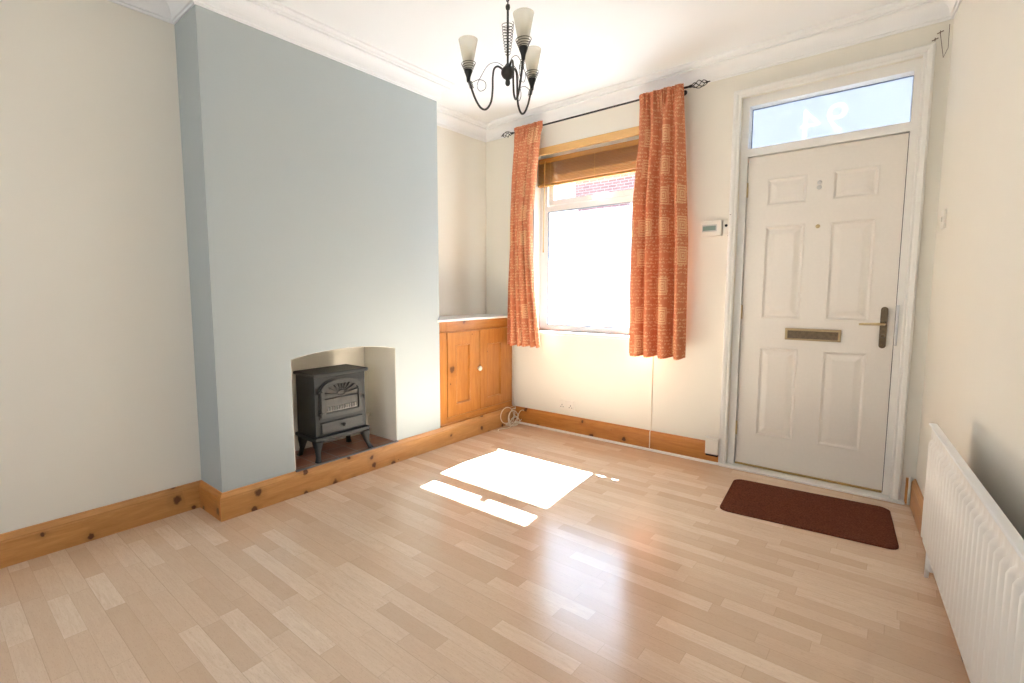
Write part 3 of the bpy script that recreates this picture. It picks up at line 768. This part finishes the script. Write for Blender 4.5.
for n_, a in enumerate((math.radians(-102.4), math.radians(17.6), math.radians(137.6))):
    d = r_*math.sin(a)-f_*math.cos(a); sd = Vector((-d.y, d.x, 0)); C0 = Vector((chx, chy, 0))
    def P(r, z, s=0): return C0+d*r+sd*s+Vector((0, 0, z))
    bm = new_bm(); tube(bm, spline([P(.020, 2.062), P(.040, 2.076), P(.056, 2.068), P(.062, 2.035), P(.063, 1.985), P(.070, 1.938), P(.090, 1.912), P(.113, 1.920), P(.135, 1.955), P(.152, 2.0), P(.160, 2.03)], 8), .0042, 10)
    arm = obj('arm', bm, 'iron', ch)
    e = P(.165, 0)
    bm = new_bm(); lathe(bm, [(.0045, 2.025), (.007, 2.028), (.009, 2.045), (.015, 2.062), (.017, 2.066), (.017, 2.074), (.012, 2.076)], (e.x, e.y, 0), 16); obj('lamp_holder', bm, 'black', ch)
    bm = new_bm(); pts = []
    for i in range(120):
        s = i/119; b = s*2*PI*4.5; r = .0165+.0145*s; pts.append((e.x+r*math.cos(b), e.y+r*math.sin(b), 2.070+s*.034))
    tube(bm, pts, .0015, 5); obj('wire_cup', bm, 'iron', ch)
    bm = new_bm(); lathe(bm, [(.0145, 2.076), (.0165, 2.080), (.022, 2.104), (.029, 2.140), (.036, 2.176), (.040, 2.192), (.0385, 2.192), (.0345, 2.176), (.0275, 2.140), (.0205, 2.104), (.013, 2.082)], (e.x, e.y, 0), 28, cap=False); obj('shade', bm, 'shade', ch)
    bm = new_bm(); lathe(bm, [(.008, 2.076), (.010, 2.095), (.0155, 2.120), (.016, 2.135), (.010, 2.150), (.0005, 2.155)], (e.x, e.y, 0), 16); obj('bulb', bm, simple('opal_bulb', (.85, .83, .78), .3), ch)
    bm = new_bm()
    tube(bm, spline([P(.018, 2.075), P(.045, 2.090, .004), P(.078, 2.080, .012), P(.104, 2.040, .020), P(.122, 2.000, .026), P(.110, 1.975, .028), P(.088, 1.985, .024), P(.092, 2.015, .014), P(.120, 2.030, .004), P(.152, 2.022, 0)], 8), .0013, 5)
    pts = []
    for i in range(60):
        s = i/59; b = s*2*PI*5; c = P(.150+.010*s, 2.000+.030*s); pts.append(c+d*(.0085*math.cos(b))+sd*(.0085*math.sin(b)))
    tube(bm, pts, .0012, 5)
    obj('scroll_wire', bm, 'iron', ch)

# ------------------------------------------------------------------ radiator (follows the right wall)
RT0, RT1, RZ0, RZ1, RO = 1.14, 2.86, .247, .685, .108
rd = thing('radiator', tuple(RW(2.0, .08, RZ0)), 'white fluted panel radiator mounted low on the right wall', 'radiator')
bm = new_bm(); pitch = .044; nper = 10; ns = int((RT1-RT0)/pitch*nper)
zl = [RZ0, RZ0+.004, RZ0+.030, RZ0+.036, RZ0+.044, RZ1-.056, RZ1-.046, RZ1-.038, RZ1-.008, RZ1-.002]
msk = [0, 0, 0, .35, 1, 1, .7, 0, 0, 0]; shr = [-.004, 0, 0, 0, 0, 0, 0, 0, 0, -.006]
G_ = []
for i in range(ns+1):
    t = RT0+(RT1-RT0)*i/ns; ph_ = (i % nper)/nper
    fl = max(0, math.cos(PI*(ph_-.5)/.5)) if abs(ph_-.5) < .25 else 0
    if t < RT0+.03 or t > RT1-.03: fl = 0
    G_.append([bm.verts.new(RW(t, RO-.008+sh_+.014*fl*m_, z)) for z, m_, sh_ in zip(zl, msk, shr)])
for A, B in zip(G_, G_[1:]):
    for j in range(len(zl)-1): f = bm.faces.new((A[j], B[j], B[j+1], A[j+1])); f.smooth = True
# back sheet of the panel
for z in (0,):
    pass
obj('front_panel', bm, 'radiator', rd)
def rbox(bm, t0, t1, o0, o1, z0, z1, bev=0):
    vs = box(bm, (0, 0, 0), (1, 1, 1)) ; vs = list(vs)
    for v in vs:
        p = RW(t0+(t1-t0)*v.co.y, o0+(o1-o0)*v.co.x, z0+(z1-z0)*v.co.z); v.co = p
    if bev:
        es = list({e for v in vs for e in v.link_edges}); r = bmesh.ops.bevel(bm, geom=es, offset=bev, segments=3, affect='EDGES', profile=.5)
        for f in r['faces']: f.smooth = True
bm = new_bm(); rbox(bm, RT0, RT1, .088, .0995, RZ0+.001, RZ1-.004); obj('water_panel', bm, 'radiator', rd)
bm = new_bm(); rbox(bm, RT0-.004, RT1+.004, .086, RO, RZ1-.006, RZ1+.003, .003); obj('top_cover', bm, 'upvc', rd)
bm = new_bm()
for k in range(50):
    t = RT0+.03+k*(RT1-RT0-.06)/49; rbox(bm, t-.0004, t+.0004, .060, .088, RZ0+.02, RZ1-.07)
obj('convector_fins', bm, 'radiator', rd)
bm = new_bm()
for t in (1.35, 2.6):
    bm = new_bm(); rbox(bm, t, t+.03, .0005, .060, RZ0+.03, RZ1-.16); obj('bracket', bm, 'radiator', rd)
bm = new_bm(); p = RW(RT0+.03, .075, 0); tube(bm, [(p.x, p.y, .165), (p.x, p.y, RZ0+.01)], .0075, 10); tube(bm, [RW(.875, .045, 0), RW(.875, .045, .16), RW(.90, .05, .20), RW(1.0, .07, .205), (p.x, p.y, .20)], .0075, 10); tube(bm, [(p.x, p.y, .165), (p.x, p.y, .235)], .014, 12); tube(bm, [(p.x, p.y, .155), (p.x, p.y, .168)], .009, 12); obj('valve', bm, 'upvc', rd)

# ------------------------------------------------------------------ doormat
dm_c = Vector((2.249, -.461, 0)); ang = math.atan2(.087, 1)
bm = new_bm(); hw, hh, rc = .37, .262, .045; pl = []
for cx, cy, a0 in ((hw-rc, hh-rc, 0), (-hw+rc, hh-rc, PI/2), (-hw+rc, -hh+rc, PI), (hw-rc, -hh+rc, 1.5*PI)):
    for k in range(7):
        a = a0+PI/2*k/6; pl.append((cx+rc*math.cos(a), cy+rc*math.sin(a)))
prism(bm, pl, 'z', .0005, .006, 0)
n_ = len(pl); ins = [bm.verts.new((x*.985, y*.98, .010)) for x, y in pl]; top = [bm.verts.new((x, y, .006)) for x, y in pl]
for i in range(n_): bm.faces.new((top[i], top[(i+1) % n_], ins[(i+1) % n_], ins[i]))
bm.faces.new(ins)
dm = obj('doormat', bm, 'mat'); dm.location = dm_c; dm.rotation_euler = (0, 0, ang)
tag(dm, 'dark brown rounded doormat lying on the laminate in front of the door', 'doormat')

# ------------------------------------------------------------------ wall fittings
kp = thing('thermostat', (1.603, 0, 1.515), 'white programmer with grey display on the wall left of the door', 'thermostat')
bm = new_bm(); box(bm, (1.540, -.026, 1.515), (1.667, 0.0005, 1.614), .006, 3); obj('casing', bm, 'plastic', kp)
bm = new_bm(); box(bm, (1.553, -.0275, 1.553), (1.632, -.0255, 1.582), .0005); obj('display', bm, 'lcd', kp)
bm = new_bm(); box(bm, (1.548, -.027, 1.545), (1.638, -.0257, 1.590)); obj('bezel', bm, simple('grey_bezel', (.55, .53, .50), .4), kp)
ds = thing('door_sensor', (1.705, 0, 1.505), 'small cream junction plate with black button between the programmer and the door frame', 'switch')
bm = new_bm(); box(bm, (1.672, -.012, 1.520), (1.704, -.0005, 1.615), .003); box(bm, (1.7045, -.022, 1.508), (1.724, -.0005, 1.640), .003); obj('casing', bm, 'plastic', ds)
bm = new_bm(); lathe(bm, [(.0005, -.010), (.007, -.009), (.009, 0)], (1.690, -.012, 1.578), 14, 'y'); obj('button', bm, 'dark', ds)
bm = new_bm(); tube(bm, [(1.716, -.025, 1.645), (1.716, -.012, 1.640)], .005, 8); obj('terminal', bm, 'bronze', ds)
bm = new_bm(); tube(bm, [(1.700, -.014, 1.512), (1.730, -.012, 1.513)], .0016, 6); obj('terminal', bm, 'bronze', ds)
vb_ = thing('cable_box', (1.675, 0, .058), 'small cream plastic box fixed over the skirting beside the door frame', 'cable box')
bm = new_bm(); box(bm, (1.626, -.050, .068), (1.708, -.0005, .176), .006, 3); box(bm, (1.620, -.054, .160), (1.712, -.0005, .180), .005, 3); obj('casing', bm, 'plastic', vb_)
bm = new_bm(); box(bm, (1.630, -.046, .056), (1.704, -.0205, .069), .002); obj('vent_slot', bm, 'dark', vb_)
so = thing('socket', (.527, 0, .182), 'white double plug socket low on the wall below the window', 'socket')
bm = new_bm(); box(bm, (.456, -.010, .184), (.600, -.0005, .270), .004, 3); obj('faceplate', bm, 'plastic', so)
for x in (.488, .568):
    bm = new_bm(); 
    for dx, dz, w, h in ((0, .010, .003, .006), (-.011, -.006, .005, .003), (.011, -.006, .005, .003)): box(bm, (x+dx-w, -.0106, .217+dz-h), (x+dx+w, -.0098, .217+dz+h))
    obj('pin_hole', bm, simple('grey_slot', (.30, .27, .24), .6), so)
    bm = new_bm(); box(bm, (x-.006+.014, -.014, .246), (x+.006+.014, -.0095, .260), .001); obj('rocker', bm, 'plastic', so)
ls = thing('light_switch', tuple(RW(.235, 0, 1.455)), 'white light switch on the right wall near the front door corner', 'light switch')
bm = new_bm(); rbox(bm, .192, .278, .0005, .010, 1.452, 1.540, .002); obj('faceplate', bm, 'plastic', ls)
bm = new_bm(); rbox(bm, .225, .245, .010, .016, 1.484, 1.508, .001); obj('rocker', bm, 'plastic', ls)
# surface wires
bm = new_bm(); tube(bm, [(1.237, -.004, .72), (1.237, -.004, .150), (1.237, -.024, .141), (1.237, -.0245, .02)], .0035, 6); tag(obj('wall_cable', bm, 'wirecream'), 'thin cream cable running down the wall under the right-hand curtain to the floor', 'cable')
bm = new_bm(); tube(bm, [(-.1085, .024, 2.497), (-.1085, .024, .957)], .003, 6)
tag(obj('alcove_cable', bm, 'wirecream'), 'thin cream cable running down the alcove wall from cornice to shelf, left of the curtain', 'cable')
bm = new_bm(); pts = [(.012, -.052, .93), (.012, -.050, .60), (.014, -.050, .22), (.030, -.048, .165), (.034, -.045, .13)]
for k in range(56):
    a = 2*PI*k/13; w = k/56; rr = 1-.22*math.sin(k*.37)
    pts.append((.046+.030*math.sin(a*.5+1)+.05*w, -.125-.070*rr*math.sin(a)-.05*math.sin(w*5), .082+.070*rr*math.cos(a)*(1-.25*w)))
pts += [(.09, -.19, .006), (.075, -.26, .005), (.06, -.32, .005), (.10, -.36, .005)]
tube(bm, spline(pts, 3), .0036, 6)
pts = []
for k in range(40):
    a = 2*PI*k/16; pts.append((.06+.045*math.cos(a)+.012*math.sin(k), -.12+.06*math.sin(a), .008+.012*(k/40)+.05*max(0, math.sin(a))))
tube(bm, spline(pts, 2), .0036, 6)
tag(obj('coiled_cable', bm, 'wirecream'), 'loose coil of cream cable on the floor in the corner by the cupboard', 'cable')
bm = new_bm(); tube(bm, [(2.680, -.020, 2.47), (2.681, -.016, 2.36), (2.666, -.010, 2.32), (2.648, -.010, 2.44)], .0012, 5)
for x, z in ((2.648, 2.447), (2.630, 2.418)): tube(bm, [(x-.012, -.008, z-.004), (x+.012, -.008, z+.004)], .0022, 6); tube(bm, [(x, -.008, z-.008), (x, -.008, z+.008)], .0018, 6)
tag(obj('bell_wire', bm, simple('brown_wire', (.20, .13, .08), .6)), 'short stray bell wire tacked to the wall above the top right door corner', 'wire')
bm = new_bm(); box(bm, (2.6685, -.030, .0), (2.6735, -.0005, .150)); tube(bm, [(2.6705, -.025, 0.0), (2.6705, -.025, .150)], .006, 8)
tag(obj('corner_conduit', bm, 'gloss'), 'short white conduit at the foot of the corner right of the door', 'conduit')

# ------------------------------------------------------------------ outside: street and the house opposite
bm = new_bm(); box(bm, (-14, .28, -.25), (16, 2.2, -.12)); struct(obj('pavement', bm, 'pave'))
bm = new_bm(); box(bm, (-14, 7.2, -.25), (16, 9.0, -.12)); struct(obj('pavement_far', bm, 'pave'))
bm = new_bm(); box(bm, (-14, 2.2, -.35), (16, 7.2, -.22)); struct(obj('road', bm, 'tarmac'))
def terrace(x0, label, k):
    hs = thing('terraced_house', (x0+2.2, 9.0, -.12), label, 'house', 'terraced houses across the street')
    W_ = 4.4; wins = [(x0+1.0, x0+2.1, .9, 2.4), (x0+.95, x0+1.85, 3.45, 4.85), (x0+2.9, x0+3.6, 3.45, 4.85)]; drs = (x0+2.9, x0+3.8, 0, 2.3)
    bm = new_bm()
    xs = sorted({x0, x0+W_}|{w[i] for w in wins for i in (0, 1)}|{drs[0], drs[1]}); zs = sorted({-.12, 5.6}|{w[i] for w in wins for i in (2, 3)}|{drs[2], drs[3]})
    for i in range(len(xs)-1):
        for j in range(len(zs)-1):
            cx, cz = (xs[i]+xs[i+1])/2, (zs[j]+zs[j+1])/2
            if any(w[0] < cx < w[1] and w[2] < cz < w[3] for w in wins+[drs]): continue
            box(bm, (xs[i], 9.0, zs[j]), (xs[i+1], 9.3, zs[j+1]))
    obj('wall', bm, 'brick', hs)
    for (a, b, c, d) in wins:
        bm = new_bm()
        for q in (((a, c), (a+.07, d)), ((b-.07, c), (b, d)), ((a, c), (b, c+.07)), ((a, d-.07), (b, d)), ((a, (c+d)/2+.15), (b, (c+d)/2+.22)), (((a+b)/2-.04, c), ((a+b)/2+.04, d))): box(bm, (q[0][0], 9.08, q[0][1]), (q[1][0], 9.15, q[1][1]))
        box(bm, (a-.1, 8.93, c-.12), (b+.1, 9.1, c)); box(bm, (a-.1, 8.98, d), (b+.1, 9.02, d+.2))
        w = obj('window', bm, 'upvc', hs)
        bm = new_bm(); box(bm, (a, 9.11, c), (b, 9.12, d)); pn = obj('pane', bm, simple('dim_window_glass', (.30, .36, .42), .1), w); pn.matrix_parent_inverse = Matrix.Identity(4)
    bm = new_bm(); box(bm, (drs[0], 9.1, 0), (drs[1], 9.16, 1.95)); box(bm, (drs[0]+.12, 9.08, .2), (drs[1]-.12, 9.1, .85)); box(bm, (drs[0]+.12, 9.08, 1.05), (drs[1]-.12, 9.1, 1.75)); box(bm, (drs[0], 9.08, 1.95), (drs[1], 9.16, 2.3)); obj('door', bm, 'upvc', hs)
    bm = new_bm(); prism(bm, [(8.8, 5.5), (8.8, 5.65), (12, 7.6), (15.2, 5.65), (15.2, 5.5)], 'x', x0, x0+W_); obj('roof', bm, 'slate', hs)
for k, x0 in enumerate((-12.6, -8.2, -3.8, .6, 5.0)):
    terrace(x0, 'red brick terraced house with white windows seen across the street through the window', k)

# ------------------------------------------------------------------ light
wd = bpy.data.worlds.new('bright_sky'); scene.world = wd; wd.use_nodes = True
nt = wd.node_tree; nt.nodes.clear()
o_ = nt.nodes.new('ShaderNodeOutputWorld'); b_ = nt.nodes.new('ShaderNodeBackground'); tc = nt.nodes.new('ShaderNodeTexCoord')
sx = nt.nodes.new('ShaderNodeSeparateXYZ'); rp = nt.nodes.new('ShaderNodeValToRGB')
nt.links.new(tc.outputs['Generated'], sx.inputs[0]); nt.links.new(sx.outputs[2], rp.inputs[0])
rp.color_ramp.elements[0].position = 0; rp.color_ramp.elements[0].color = (.92, .95, 1, 1)
rp.color_ramp.elements[1].position = .7; rp.color_ramp.elements[1].color = (.62, .78, 1, 1)
nt.links.new(rp.outputs[0], b_.inputs[0]); b_.inputs[1].default_value = 2.7; nt.links.new(b_.outputs[0], o_.inputs[0])

def sun(d, strength, col):
    l = bpy.data.lights.new('sun', 'SUN'); l.energy = strength; l.color = col; l.angle = math.radians(.6)
    o = bpy.data.objects.new('sun', l); COL.objects.link(o); o.rotation_euler = Vector(d).to_track_quat('-Z', 'Y').to_euler(); return o
sun((.085, -1, -1.24), 118, (.84, 1.0, 1.14))
def area(name, loc, d, sx_, sy_, e, col):
    l = bpy.data.lights.new(name, 'AREA'); l.shape = 'RECTANGLE'; l.size = sx_; l.size_y = sy_; l.energy = e; l.color = col
    o = bpy.data.objects.new(name, l); COL.objects.link(o); o.location = loc; o.rotation_euler = Vector(d).to_track_quat('-Z', 'Z').to_euler(); return o
#area('back_window_daylight', ((BX0+BX1)/2, YB-.25, (BZ0+BZ1)/2), (0, 1, 0), BX1-BX0, BZ1-BZ0, 22, (1, .97, .92))

# ------------------------------------------------------------------ camera
yaw, pitch, roll = -.7084, -.0952, -.0039
import json
CAMP = (2.5892, -3.4924, 1.1613)
cy, sy = math.cos(yaw), math.sin(yaw); cp, sp = math.cos(pitch), math.sin(pitch)
f = Vector((sy*cp, cy*cp, sp)); r = Vector((cy, -sy, 0)); u = r.cross(f)
cr, sr = math.cos(roll), math.sin(roll); r2 = r*cr+u*sr; u2 = u*cr-r*sr
cam = bpy.data.cameras.new('camera'); co = bpy.data.objects.new('camera', cam); COL.objects.link(co)
co.matrix_world = Matrix(((r2.x, u2.x, -f.x, CAMP[0]), (r2.y, u2.y, -f.y, CAMP[1]), (r2.z, u2.z, -f.z, CAMP[2]), (0, 0, 0, 1)))
cam.sensor_width = 36; cam.lens = 493.168/1024*36; cam.shift_x = 31.2/1024; cam.shift_y = -2.89/1024; cam.clip_start = .02; cam.clip_end = 200
scene.camera = co
vs = scene.view_settings
scene.display_settings.display_device = 'sRGB'
vs.view_transform = 'Standard'; vs.look = 'None'; vs.exposure = .53; vs.gamma = 1; vs.use_curve_mapping = False
